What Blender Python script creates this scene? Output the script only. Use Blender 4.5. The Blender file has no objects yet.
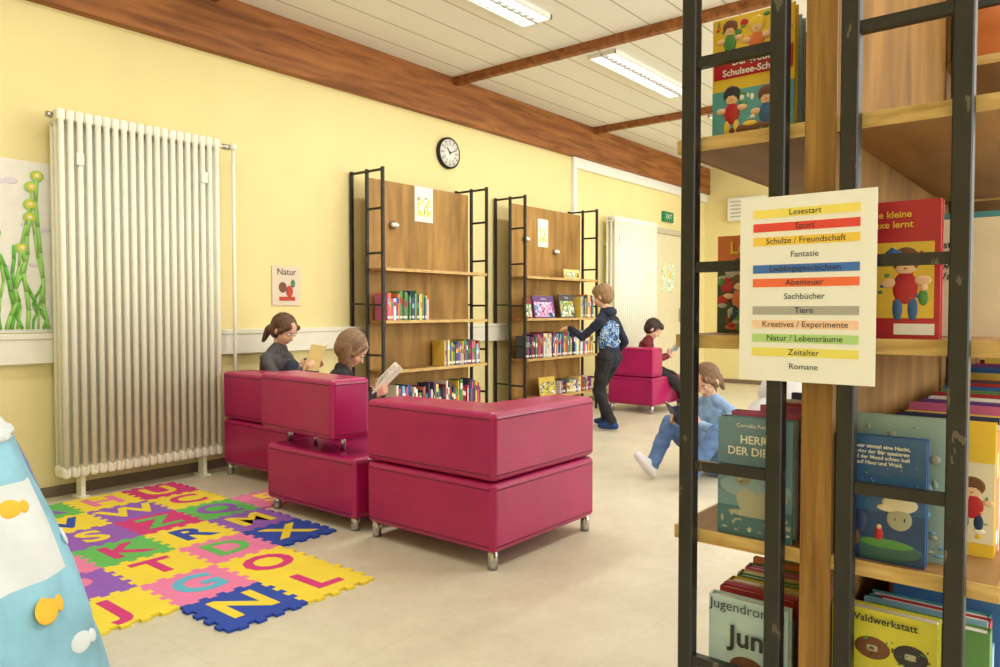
import bpy, bmesh, math, random
import numpy as np
from mathutils import Vector, Matrix, noise
random.seed(7)
R=math.radians
scene=bpy.context.scene
COL=scene.collection
# ------------------------------------------------------------------ materials
def s2l(c):
    return tuple(((x/12.92) if x<=0.04045 else ((x+0.055)/1.055)**2.4) for x in [v/255 for v in c])
MATS={}
def _new(name):
    m=bpy.data.materials.new(name); m.use_nodes=True
    nt=m.node_tree; b=nt.nodes['Principled BSDF']
    return m,nt,b
def mat(name,rgb,rough=0.6,metal=0.0,var=0.08,scale=8.0,bump=0.0,bscale=40.0,coat=0.0,emis=None,stretch=(1,1,1),spec=0.5):
    if name in MATS: return MATS[name]
    m,nt,b=_new(name); c=s2l(rgb)
    tc=nt.nodes.new('ShaderNodeTexCoord'); mp=nt.nodes.new('ShaderNodeMapping')
    mp.inputs['Scale'].default_value=stretch
    nt.links.new(tc.outputs['Object'],mp.inputs['Vector'])
    n=nt.nodes.new('ShaderNodeTexNoise'); n.inputs['Scale'].default_value=scale; n.inputs['Detail'].default_value=4
    nt.links.new(mp.outputs['Vector'],n.inputs['Vector'])
    r=nt.nodes.new('ShaderNodeValToRGB')
    r.color_ramp.elements[0].position=0.3; r.color_ramp.elements[1].position=0.7
    r.color_ramp.elements[0].color=tuple(max(0,x*(1-var)) for x in c)+(1,)
    r.color_ramp.elements[1].color=tuple(min(1,x*(1+var)) for x in c)+(1,)
    nt.links.new(n.outputs['Fac'],r.inputs['Fac']); nt.links.new(r.outputs['Color'],b.inputs['Base Color'])
    b.inputs['Roughness'].default_value=rough; b.inputs['Metallic'].default_value=metal
    b.inputs['Coat Weight'].default_value=coat; b.inputs['Specular IOR Level'].default_value=spec
    if bump>0:
        n2=nt.nodes.new('ShaderNodeTexNoise'); n2.inputs['Scale'].default_value=bscale; n2.inputs['Detail'].default_value=5
        nt.links.new(mp.outputs['Vector'],n2.inputs['Vector'])
        bp=nt.nodes.new('ShaderNodeBump'); bp.inputs['Strength'].default_value=bump; bp.inputs['Distance'].default_value=0.01
        nt.links.new(n2.outputs['Fac'],bp.inputs['Height']); nt.links.new(bp.outputs['Normal'],b.inputs['Normal'])
    if emis:
        b.inputs['Emission Color'].default_value=(1,0.97,0.9,1); b.inputs['Emission Strength'].default_value=emis
    MATS[name]=m; return m
def wood(name,c1,c2,stretch=(1,8,8),rough=0.5,scale=3.0,bump=0.05,spec=.4):
    if name in MATS: return MATS[name]
    m,nt,b=_new(name)
    tc=nt.nodes.new('ShaderNodeTexCoord'); mp=nt.nodes.new('ShaderNodeMapping'); mp.inputs['Scale'].default_value=stretch
    nt.links.new(tc.outputs['Object'],mp.inputs['Vector'])
    n=nt.nodes.new('ShaderNodeTexNoise'); n.inputs['Scale'].default_value=scale; n.inputs['Detail'].default_value=8; n.inputs['Distortion'].default_value=0.6
    nt.links.new(mp.outputs['Vector'],n.inputs['Vector'])
    r=nt.nodes.new('ShaderNodeValToRGB')
    r.color_ramp.elements[0].position=0.32; r.color_ramp.elements[1].position=0.68
    r.color_ramp.elements[0].color=s2l(c1)+(1,); r.color_ramp.elements[1].color=s2l(c2)+(1,)
    nt.links.new(n.outputs['Fac'],r.inputs['Fac']); nt.links.new(r.outputs['Color'],b.inputs['Base Color'])
    bp=nt.nodes.new('ShaderNodeBump'); bp.inputs['Strength'].default_value=bump; bp.inputs['Distance'].default_value=0.005
    nt.links.new(n.outputs['Fac'],bp.inputs['Height']); nt.links.new(bp.outputs['Normal'],b.inputs['Normal'])
    b.inputs['Roughness'].default_value=rough; b.inputs['Specular IOR Level'].default_value=spec
    MATS[name]=m; return m
def illus(name,cols,scale=14.0,rough=0.4,stretch=(1,1,1),lo=.30,hi=.68,detail=2.5,dist=1.2):
    """illustrated printed surface: hard-edged colour patches"""
    if name in MATS: return MATS[name]
    m,nt,b=_new(name)
    tc=nt.nodes.new('ShaderNodeTexCoord'); mp=nt.nodes.new('ShaderNodeMapping'); mp.inputs['Scale'].default_value=stretch
    nt.links.new(tc.outputs['Object'],mp.inputs['Vector'])
    n=nt.nodes.new('ShaderNodeTexNoise'); n.inputs['Scale'].default_value=scale; n.inputs['Detail'].default_value=detail; n.inputs['Distortion'].default_value=dist
    nt.links.new(mp.outputs['Vector'],n.inputs['Vector'])
    r=nt.nodes.new('ShaderNodeValToRGB'); r.color_ramp.interpolation='CONSTANT'
    k=len(cols)
    r.color_ramp.elements[0].position=0; r.color_ramp.elements[0].color=s2l(cols[0])+(1,)
    r.color_ramp.elements[1].position=lo+(hi-lo)*1/k; r.color_ramp.elements[1].color=s2l(cols[1])+(1,)
    for i in range(2,k):
        e=r.color_ramp.elements.new(lo+(hi-lo)*i/k); e.color=s2l(cols[i])+(1,)
    nt.links.new(n.outputs['Fac'],r.inputs['Fac']); nt.links.new(r.outputs['Color'],b.inputs['Base Color'])
    b.inputs['Roughness'].default_value=rough
    MATS[name]=m; return m

M_wall=mat('yellow_wall_paint',(235,220,160),0.8,var=0.03,scale=2,bump=0.08,bscale=120,spec=.3)
M_white=mat('white_paint',(238,236,228),0.5,var=0.02)
M_rad=mat('radiator_enamel',(240,238,220),0.4,var=0.02)
M_duct=mat('cable_duct_plastic',(234,230,212),0.45,var=0.02)
M_beam=wood('beam_wood',(116,66,28),(168,106,54),(0.6,6,6),0.6,3)
M_chrome=mat('leg_steel',(190,190,190),0.25,metal=1.0,var=0.03)
M_blk=illus('black_metal_frame',[(24,23,23),(30,28,27),(34,31,29),(92,84,70)],34,rough=.45,lo=.3,hi=.78,detail=8,dist=.3,stretch=(1,1,.5))
M_panel=wood('back_panel_wood',(134,98,46),(186,142,76),(2,2,0.35),0.55,4)
M_board=wood('shelf_board_wood',(130,92,46),(172,128,72),(0.5,4,4),0.6,3)
M_edge=wood('board_edge_ply',(182,144,84),(218,186,124),(1,1,6),0.6,12)
M_fpanel=wood('centre_panel_wood',(110,78,36),(154,112,58),(2,2,0.4),0.75,4,spec=.15)
M_fedge=wood('panel_edge_ply',(130,94,46),(180,136,76),(10,10,0.6),0.6,6)
M_sofa=mat('magenta_leather',(172,18,92),0.34,var=0.10,scale=5,bump=0.3,bscale=8,coat=0.15)
M_seam=mat('leather_seam',(104,10,54),0.6,var=0.05)
M_paper=mat('page_paper',(240,236,226),0.8,var=0.03)
M_black=mat('black_plastic',(20,20,20),0.5)
M_door=mat('door_laminate',(222,212,178),0.5,var=0.03)
M_frame=mat('door_frame_paint',(190,184,160),0.5,var=0.03)
M_silver=mat('silver_metal',(170,170,168),0.35,metal=0.8)
def floor_mat():
    m,nt,b=_new('linoleum_floor')
    g=nt.nodes.new('ShaderNodeNewGeometry')
    n=nt.nodes.new('ShaderNodeTexNoise'); n.inputs['Scale'].default_value=2.2; n.inputs['Detail'].default_value=12; n.inputs['Roughness'].default_value=0.8
    nt.links.new(g.outputs['Position'],n.inputs['Vector'])
    r=nt.nodes.new('ShaderNodeValToRGB'); r.color_ramp.elements[0].position=0.3; r.color_ramp.elements[1].position=0.7
    r.color_ramp.elements[0].color=s2l((194,185,160))+(1,); r.color_ramp.elements[1].color=s2l((222,214,192))+(1,)
    nt.links.new(n.outputs['Fac'],r.inputs['Fac'])
    br=nt.nodes.new('ShaderNodeTexBrick'); br.offset=0.0; br.inputs['Scale'].default_value=1.0
    br.inputs['Brick Width'].default_value=0.6; br.inputs['Row Height'].default_value=0.6; br.inputs['Mortar Size'].default_value=0.003
    br.inputs['Color1'].default_value=(1,1,1,1); br.inputs['Color2'].default_value=(0.985,0.985,0.98,1); br.inputs['Mortar'].default_value=(0.93,0.92,0.88,1)
    nt.links.new(g.outputs['Position'],br.inputs['Vector'])
    mx=nt.nodes.new('ShaderNodeMix'); mx.data_type='RGBA'; mx.blend_type='MULTIPLY'; mx.inputs['Factor'].default_value=1.0
    nt.links.new(r.outputs['Color'],mx.inputs['A']); nt.links.new(br.outputs['Color'],mx.inputs['B'])
    nt.links.new(mx.outputs['Result'],b.inputs['Base Color'])
    n2=nt.nodes.new('ShaderNodeTexNoise'); n2.inputs['Scale'].default_value=6
    nt.links.new(g.outputs['Position'],n2.inputs['Vector'])
    mr=nt.nodes.new('ShaderNodeMapRange'); mr.inputs['To Min'].default_value=0.28; mr.inputs['To Max'].default_value=0.5
    nt.links.new(n2.outputs['Fac'],mr.inputs['Value']); nt.links.new(mr.outputs['Result'],b.inputs['Roughness'])
    return m
M_floor=floor_mat()
def ceil_mat():
    m,nt,b=_new('ceiling_panels')
    g=nt.nodes.new('ShaderNodeNewGeometry'); s=nt.nodes.new('ShaderNodeSeparateXYZ'); nt.links.new(g.outputs['Position'],s.inputs[0])
    a=nt.nodes.new('ShaderNodeMath'); a.operation='MULTIPLY'; a.inputs[1].default_value=1/0.30; nt.links.new(s.outputs['Y'],a.inputs[0])
    f=nt.nodes.new('ShaderNodeMath'); f.operation='FRACT'; nt.links.new(a.outputs[0],f.inputs[0])
    l=nt.nodes.new('ShaderNodeMath'); l.operation='LESS_THAN'; l.inputs[1].default_value=0.05; nt.links.new(f.outputs[0],l.inputs[0])
    mx=nt.nodes.new('ShaderNodeMix'); mx.data_type='RGBA'
    mx.inputs['A'].default_value=s2l((240,239,230))+(1,); mx.inputs['B'].default_value=s2l((190,184,166))+(1,)
    nt.links.new(l.outputs[0],mx.inputs['Factor']); nt.links.new(mx.outputs['Result'],b.inputs['Base Color'])
    b.inputs['Roughness'].default_value=0.8
    return m
M_ceil=ceil_mat()

# ------------------------------------------------------------------ mesh builder
class MB:
    def __init__(s): s.bm=bmesh.new(); s.mats=[]
    def mi(s,m):
        if m not in s.mats: s.mats.append(m)
        return s.mats.index(m)
    def _fin(s,verts,m,M=None,smooth=False):
        if M is not None: bmesh.ops.transform(s.bm,matrix=M,verts=verts)
        i=s.mi(m); fs=set(f for v in verts for f in v.link_faces)
        for f in fs: f.material_index=i; f.smooth=smooth
    def box(s,a,b,m,bev=0,M=None,seg=2):
        a=Vector(a); b=Vector(b)
        r=bmesh.ops.create_cube(s.bm,size=1)
        vs=r['verts']; c=(a+b)/2; d=b-a
        for v in vs: v.co=Vector((v.co.x*d.x+c.x,v.co.y*d.y+c.y,v.co.z*d.z+c.z))
        if bev>0:
            es=list(set(e for v in vs for e in v.link_edges))
            rr=bmesh.ops.bevel(s.bm,geom=es,offset=bev,segments=seg,profile=0.5,affect='EDGES')
            vs=list(set(v for f in rr['faces'] for v in f.verts)|set(v for v in vs if v.is_valid))
        s._fin(vs,m,M,smooth=False)
    def cyl(s,p0,p1,r,m,seg=12,r2=None,caps=True,M=None):
        p0=Vector(p0); p1=Vector(p1); d=p1-p0
        rr=bmesh.ops.create_cone(s.bm,cap_ends=caps,segments=seg,radius1=r,radius2=r if r2 is None else r2,depth=d.length)
        T=Matrix.Translation((p0+p1)/2)@d.to_track_quat('Z','Y').to_matrix().to_4x4()
        if M is not None: T=M@T
        s._fin(rr['verts'],m,T,smooth=True)
    def sph(s,c,r,m,M=None,seg=12):
        if not hasattr(r,'__len__'): r=(r,r,r)
        rr=bmesh.ops.create_uvsphere(s.bm,u_segments=seg,v_segments=max(6,seg//2+2),radius=1)
        T=Matrix.Translation(c)@Matrix.Diagonal((r[0],r[1],r[2],1))
        if M is not None: T=M@T
        s._fin(rr['verts'],m,T,smooth=True)
    def poly(s,pts,z0,z1,m,M=None,bev=0,seg=3):
        bot=[s.bm.verts.new((p[0],p[1],z0)) for p in pts]; top=[s.bm.verts.new((p[0],p[1],z1)) for p in pts]
        n=len(pts)
        fs=[s.bm.faces.new(top),s.bm.faces.new(bot[::-1])]
        for i in range(n): fs.append(s.bm.faces.new((bot[i],bot[(i+1)%n],top[(i+1)%n],top[i])))
        vs=bot+top
        if bev>0:
            es=list(set(e for f in fs for e in f.edges))
            rr=bmesh.ops.bevel(s.bm,geom=es,offset=bev,segments=seg,profile=0.5,affect='EDGES')
            vs=list(set(v for f in rr['faces'] for v in f.verts)|set(v for v in vs if v.is_valid))
        s._fin(vs,m,M)
    def addmesh(s,me,m,M=None):
        vs=[s.bm.verts.new((M@v.co) if M is not None else v.co) for v in me.vertices]
        i=s.mi(m)
        for p in me.polygons:
            try: f=s.bm.faces.new([vs[k] for k in p.vertices]); f.material_index=i
            except ValueError: pass
        bpy.data.meshes.remove(me)
    def obj(s,name,parent=None):
        me=bpy.data.meshes.new(name); s.bm.normal_update()
        co=[v.co for v in s.bm.verts]
        mn=Vector((min(c.x for c in co),min(c.y for c in co),min(c.z for c in co))); mx=Vector((max(c.x for c in co),max(c.y for c in co),max(c.z for c in co)))
        o=Vector(((mn.x+mx.x)/2,(mn.y+mx.y)/2,mn.z))
        if parent is not None: o=Vector((0,0,0))
        for v in s.bm.verts: v.co-=o
        s.bm.to_mesh(me); s.bm.free()
        for m in s.mats: me.materials.append(m)
        ob=bpy.data.objects.new(name,me); ob.location=o; COL.objects.link(ob)
        if parent is not None: ob.parent=parent
        return ob
def empty(name):
    e=bpy.data.objects.new(name,None); e.empty_display_size=0.1; COL.objects.link(e); return e
def textmesh(s,size,extrude=0.0,bold=0.0,align='CENTER'):
    cu=bpy.data.curves.new('t','FONT'); cu.body=s; cu.size=size; cu.align_x=align; cu.align_y='CENTER'; cu.extrude=extrude; cu.offset=bold; cu.resolution_u=3
    ob=bpy.data.objects.new('t',cu); COL.objects.link(ob)
    dg=bpy.context.evaluated_depsgraph_get(); dg.update()
    me=bpy.data.meshes.new_from_object(ob.evaluated_get(dg))
    bpy.data.objects.remove(ob); bpy.data.curves.remove(cu)
    return me
def frame(origin,xa,ya):
    xa=Vector(xa).normalized(); ya=Vector(ya); ya=(ya-xa*ya.dot(xa)).normalized(); za=xa.cross(ya)
    M=Matrix((xa,ya,za)).transposed().to_4x4(); M.translation=Vector(origin); return M

# ------------------------------------------------------------------ ROOM
X0,X1,Y0,Y1,ZC=-1.6,10.9,-3.2,4.8,3.25
b=MB(); b.box((X0-.2,Y0-.2,-.12),(X1+.2,Y1+.2,0),M_floor); b.obj('floor')
b=MB(); b.box((X0-.2,Y0-.2,ZC),(X1+.2,Y1+.2,ZC+.12),M_ceil); b.obj('ceiling')
b=MB(); b.box((X0-.2,Y1,0),(X1+.2,Y1+.2,ZC),M_wall); b.obj('wall_left')
b=MB(); b.box((X1,Y0,0),(X1+.2,Y1,ZC),M_wall); b.obj('wall_far')
b=MB(); b.box((X0-.2,Y0,0),(X0,Y1,ZC),M_wall); b.obj('wall_near')
wins=[(-0.9,1.5),(2.2,4.6),(5.3,7.7),(8.2,10.4)]
b=MB(); b.box((X0-.2,Y0-.2,0),(X1+.2,Y0,0.85),M_wall); b.box((X0-.2,Y0-.2,2.75),(X1+.2,Y0,ZC),M_wall)
px=X0-.2
for (a,c) in wins+[(X1+.2,X1+.2)]:
    b.box((px,Y0-.2,.85),(a,Y0,2.75),M_wall); px=c
b.obj('wall_right')
for i,(a,c) in enumerate(wins):
    b=MB(); f=.06
    b.box((a,Y0-.12,.85),(c,Y0-.06,.85+f),M_white); b.box((a,Y0-.12,2.75-f),(c,Y0-.06,2.75),M_white)
    for x in (a,(a+c)/2-f/2,c-f): b.box((x,Y0-.12,.85+f),(x+f,Y0-.06,2.75-f),M_white)
    b.obj('window_%d'%(i+1))
b=MB(); b.box((X0,4.72,2.86),(X1,Y1,ZC),M_beam); b.obj('trim_1')
for i,x in enumerate((0.3,2.72,5.15,7.58,10.0)):
    b=MB(); b.box((x-.03,Y0,3.18),(x+.03,4.72,ZC),M_beam); b.obj('trim_%d'%(i+2))
b=MB(); b.box((X0,4.745,.79),(7.2,Y1,.965),M_duct,bev=.006); b.box((X0,4.741,.93),(7.2,4.745,.935),M_frame); b.obj('trim_7')
b=MB(); b.box((7.2,4.76,0.0),(7.27,Y1,2.86),M_white); b.box((7.27,4.76,2.74),(X1,Y1,2.86),M_white); b.obj('trim_8')
M_base=mat('baseboard_vinyl',(120,104,82),0.6)
b=MB(); b.box((X0,4.78,0),(9.0,Y1,.06),M_base); b.obj('baseboard_left')
b=MB(); b.box((X1-.02,Y0,0),(X1,Y1,.06),M_base); b.obj('baseboard_far')
e=empty('door_1')
b=MB()
b.box((9.07,4.72,0),(9.14,Y1,2.15),M_frame); b.box((10.03,4.72,0),(10.1,Y1,2.15),M_frame); b.box((9.07,4.72,2.15),(10.1,Y1,2.22),M_frame); b.obj('frame',e)
b=MB(); b.box((9.14,4.745,.0),(10.03,Y1,2.15),M_door,bev=.004); b.obj('leaf',e)
b=MB(); b.cyl((9.93,4.745,1.05),(9.93,4.69,1.05),.011,M_silver); b.cyl((9.93,4.69,1.05),(9.81,4.69,1.05),.010,M_silver); b.box((9.90,4.738,.93),(9.96,4.745,1.12),M_silver); b.obj('handle',e)
b=MB(); b.box((9.35,4.738,1.35),(9.75,4.745,1.75),illus('door_poster_print',[(236,240,220),(120,190,110),(250,250,245),(240,200,80),(200,230,240)],9)); b.obj('poster',e)
b=MB(); b.box((9.45,4.76,2.33),(9.75,Y1,2.47),mat('exit_green',(20,130,80),0.5,var=.02),bev=.004)
b.addmesh(textmesh('EXIT',.09),M_white,frame((9.6,4.757,2.40),(1,0,0),(0,0,1))); b.obj('exit_sign')
b=MB(); b.box((X1-.12,3.85,2.42),(X1,4.4,2.76),M_white,bev=.01)
for k in range(5): b.box((X1-.125,3.9,2.47+k*.055),(X1-.12,4.35,2.49+k*.055),M_frame)
b.obj('wall_ventilation_unit')
e=empty('door_2')
b=MB(); b.box((X1-.08,2.4,0),(X1,2.47,2.1),M_frame); b.box((X1-.08,3.4,0),(X1,3.47,2.1),M_frame); b.box((X1-.08,2.4,2.1),(X1,3.47,2.17),M_frame); b.obj('frame',e)
b=MB(); b.box((X1-.05,2.47,0),(X1,3.4,2.1),M_door,bev=.004); b.obj('leaf',e)

# ceiling lights
M_em=mat('lamp_diffuser',(255,250,240),0.5,emis=4.0,var=0.0)
def ceil_light(x,y):
    b=MB(); L,W=1.5,.26; h=.035
    b.box((x-L/2,y-W/2,ZC-h),(x+L/2,y-W/2+.012,ZC),M_white); b.box((x-L/2,y+W/2-.012,ZC-h),(x+L/2,y+W/2,ZC),M_white)
    b.box((x-L/2,y-W/2,ZC-h),(x-L/2+.015,y+W/2,ZC),M_white); b.box((x+L/2-.015,y-W/2,ZC-h),(x+L/2,y+W/2,ZC),M_white)
    b.box((x-L/2+.015,y-W/2+.015,ZC-.012),(x+L/2-.015,y+W/2-.015,ZC-.005),M_em)
    for k in range(1,20):
        xx=x-L/2+k*L/20; b.box((xx-.004,y-W/2+.015,ZC-h+.003),(xx+.004,y+W/2-.015,ZC-.012),M_silver)
    b.box((x-L/2,y-.008,ZC-h),(x+L/2,y+.008,ZC-.012),M_silver)
    b.obj('ceiling_light')
    l=bpy.data.lights.new('tube_light','AREA'); l.shape='RECTANGLE'; l.size=L; l.size_y=W; l.energy=21; l.color=(1,.98,.94)
    o=bpy.data.objects.new('tube_light',l); o.location=(x,y,ZC-.06); COL.objects.link(o)
for x in (1.3,3.75,6.15,8.6):
    for y in (3.3,0.6,-1.9): ceil_light(x,y)

# ------------------------------------------------------------------ radiators
def radiator(x0,n,name,y=4.60):
    b=MB(); p=.05; z0,z1=.13,2.24
    for i in range(n):
        x=x0+p*(i+.5)
        for yy in (y,y+.055,y+.11):
            b.cyl((x,yy,z0+.03),(x,yy,z1-.03),.0165,M_rad,seg=10)
        for z in (z0,z1-.07):
            b.box((x-.0235,y-.016,z),(x+.0235,y+.126,z+.07),M_rad,bev=.018,seg=3)
    L=n*p
    for fx in (x0+.12,x0+L-.12):
        b.box((fx-.012,y+.02,0),(fx+.012,y+.09,z0+.02),M_rad); b.box((fx-.03,y,0),(fx+.03,y+.11,.012),M_rad)
        b.box((fx-.015,y+.1,1.9),(fx+.015,4.8,1.94),M_rad); b.box((fx-.015,y+.1,.4),(fx+.015,4.8,.44),M_rad)
        b.box((fx-.02,y-.022,1.93),(fx+.02,y-.014,2.0),M_rad,bev=.003)
    b.cyl((x0+L,y+.055,z1-.035),(x0+L+.12,y+.055,z1-.035),.012,M_rad); b.cyl((x0+L+.05,y+.055,z1-.035),(x0+L+.1,y+.055,z1-.035),.02,M_chrome)
    b.cyl((x0-.03,y+.055,z1-.035),(x0,y+.055,z1-.035),.018,M_chrome)
    b.cyl((x0+L+.13,y+.055,z1+.0),(x0+L+.13,y+.055,.0),.0125,M_rad); b.sph((x0+L+.13,y+.055,z1-.03),.026,M_rad)
    b.obj(name)
radiator(1.70,20,'column_radiator'); radiator(7.84,21,'column_radiator')

# ------------------------------------------------------------------ wall pictures
M_mural=mat('mural_paper',(238,233,222),0.8,var=.05,scale=10)
gg=[mat('paint_green',(112,184,76),.8),mat('paint_green_light',(160,210,108),.8)]; yy_=mat('paint_yellow',(236,206,70),.8); ll=mat('paint_lilac',(224,214,224),.8)
b=MB(); b.box((1.0,4.79,.97),(1.76,4.7995,1.95),M_mural)
rr=random.Random(3)
for k in range(12):
    b.sph((rr.uniform(1.05,1.72),4.789,rr.uniform(1.3,1.9)),(rr.uniform(.02,.04),.0015,rr.uniform(.01,.02)),ll)
for k in range(26):
    x=1.04+.0268*k; top=rr.uniform(1.45,1.88) if k%2 else rr.uniform(1.15,1.5); px=x; pz=.99; r0=rr.uniform(.006,.012)
    for j in range(6):
        nx=min(1.73,max(1.02,px+rr.uniform(-.03,.03))); nz=.99+(top-.99)*(j+1)/6
        b.cyl((px,4.787,pz),(nx,4.787,nz),r0,gg[k%2],seg=6); px,pz=nx,nz
    if k%2: b.sph((px,4.784,pz),(.036,.003,.032),gg[1],seg=18); b.sph((px,4.781,pz),(.024,.003,.022),yy_,seg=18); b.sph((px,4.778,pz),(.010,.003,.010),mat('paint_white',(245,240,225),.8))
b.obj('painted_mural')
b=MB(); b.box((3.22,4.79,1.135),(3.47,4.7995,1.43),mat('poster_cream',(226,208,186),.7,var=.04))
b.addmesh(textmesh('Natur',.07),M_black,frame((3.345,4.788,1.385),(1,0,0),(0,0,1)))
b.sph((3.31,4.788,1.27),(.035,.003,.04),mat('poster_brown',(120,80,60),.7)); b.sph((3.37,4.788,1.24),(.03,.003,.045),mat('poster_red',(190,70,50),.7)); b.sph((3.40,4.787,1.30),(.02,.003,.03),mat('poster_green',(90,130,90),.7)); b.box((3.28,4.788,1.17),(3.42,4.79,1.20),mat('poster_red',(190,70,50))); b.obj('nature_poster')
b=MB(); cx,cz=5.12,2.56
b.cyl((cx,4.7995,cz),(cx,4.765,cz),.145,M_black,seg=40); b.cyl((cx,4.766,cz),(cx,4.762,cz),.127,M_white,seg=40)
for h in range(12):
    a=h*math.pi/6; M=Matrix.Translation((cx,0,cz))@Matrix.Rotation(a,4,'Y')
    b.box((-.004,4.759,.10),(.004,4.762,.118),M_black,M=M)
    b.addmesh(textmesh(str(12 if h==0 else h),.032),M_black,frame((cx+.08*math.sin(a),4.760,cz+.08*math.cos(a)),(1,0,0),(0,0,1)))
for a,l,w in ((R(-42),.06,.005),(R(68),.095,.004)):
    M=Matrix.Translation((cx,0,cz))@Matrix.Rotation(a,4,'Y'); b.box((-w,4.755,-.015),(w,4.758,l),M_black,M=M)
b.cyl((cx,4.76,cz),(cx,4.752,cz),.01,M_black); b.obj('wall_clock')

# ------------------------------------------------------------------ sofas
def seams(b,pts,z0,z1,M=None):
    n=len(pts)
    for z in (z0+.028,z1-.028):
        for i in range(n):
            ax=Vector((*pts[i],z)); cx_=Vector((*pts[(i+1)%n],z)); d=(cx_-ax).normalized()*.02
            b.cyl(ax+d,cx_-d,.0025,M_seam,seg=6,M=M)
def cushion(b,x0,y0,z0,x1,y1,z1,M=None):
    b.box((x0,y0,z0),(x1,y1,z1),M_sofa,bev=.026,M=M,seg=4)
    seams(b,[(x0,y0),(x1,y0),(x1,y1),(x0,y1)],z0,z1,M)
def legs(b,x0,y0,x1,y1,h,M=None):
    for x in (x0+.035,x1-.035):
        for y in (y0+.035,y1-.035): b.cyl((x,y,0),(x,y,h),.022,M_chrome,seg=16,M=M)
e=empty('corner_sofa'); ax,ay,bx,by=2.37,1.96,3.16,2.76
b=MB(); cushion(b,ax,ay,.075,bx,by,.372); b.obj('seat',e)
b=MB(); L=[(ax,ay),(bx,ay),(bx,ay+.22),(ax+.24,ay+.22),(ax+.24,by),(ax,by)]
b.poly(L,.378,.67,M_sofa,bev=.026,seg=4); seams(b,L,.378,.67); b.obj('backrest',e)
b=MB(); legs(b,ax,ay,bx,by,.09); b.obj('legs',e)
e=empty('sofa_module')
b=MB(); cushion(b,2.37,2.85,.06,3.12,3.60,.365); b.obj('seat',e)
M=Matrix.Translation((2.5,3.35,0))@Matrix.Rotation(R(-4),4,'Z')@Matrix.Translation((-2.5,-3.35,0))
b=MB(); cushion(b,2.37,2.98,.44,2.61,3.68,.75,M=M); b.obj('backrest',e)
b=MB(); legs(b,2.37,2.85,3.12,3.58,.08)
for y in (3.08,3.31,3.54): b.cyl((2.49,y,.35),(2.49,y,.47),.013,M_chrome)
b.obj('legs',e)
e=empty('sofa_module.001')
b=MB(); cushion(b,2.68,3.84,.075,3.46,4.57,.375); b.obj('seat',e)
b=MB(); cushion(b,2.68,3.84,.38,2.92,4.57,.69); b.obj('backrest',e)
b=MB(); legs(b,2.68,3.84,3.46,4.57,.09); b.obj('legs',e)
e=empty('sofa_module.002')
b=MB(); cushion(b,7.05,3.66,.085,7.76,4.21,.385); b.obj('seat',e)
b=MB(); cushion(b,7.05,3.66,.39,7.27,4.21,.70); b.obj('backrest',e)
b=MB(); legs(b,7.05,3.66,7.76,4.21,.10); b.obj('legs',e)

# ------------------------------------------------------------------ books
PAL=[(176,44,44),(214,120,56),(222,190,80),(90,140,80),(50,100,160),(104,66,130),(34,42,84),(200,96,140),(236,232,222),(70,140,150),(140,44,60),(236,214,140),(74,74,80),(140,180,206),(230,228,224)]
BM=[mat('book_cloth_%d'%i,c,.5,var=.06) for i,c in enumerate(PAL)]
def book_row(b,rg,x0,x1,yf,sg,z,h0,h1,dep,pal=None,tmin=.008,tmax=.03):
    x=x0; BL=pal or BM
    while x<x1:
        t=rg.uniform(tmin,tmax); h=rg.uniform(h0,h1); d=dep*rg.uniform(.85,1); m=rg.choice(BL)
        if x+t>x1: break
        ya,yb=(yf-d,yf) if sg>0 else (yf,yf+d)
        yo=rg.uniform(0,.015)*-sg; ya+=yo; yb+=yo
        b.box((x,ya,z),(x+.0015,yb,z+h),m); b.box((x+t-.0015,ya,z),(x+t,yb,z+h),m)
        if sg>0: b.box((x+.0015,yb-.002,z),(x+t-.0015,yb,z+h),m); sy=yb
        else: b.box((x+.0015,ya,z),(x+t-.0015,ya+.002,z+h),m); sy=ya
        b.box((x+.0015,ya+.004,z+.003),(x+t-.0015,yb-.004,z+h-.004),M_paper)
        if t>.012:
            lm=rg.choice(BM); zz=z+h*rg.uniform(.45,.7)
            b.box((x+.002,sy-.0006,zz),(x+t-.002,sy+.0006,zz+h*.2),lm)
            b.box((x+.002,sy-.0006,z+.015),(x+t-.002,sy+.0006,z+.035),M_paper)
        x+=t+rg.uniform(.0005,.002)
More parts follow.
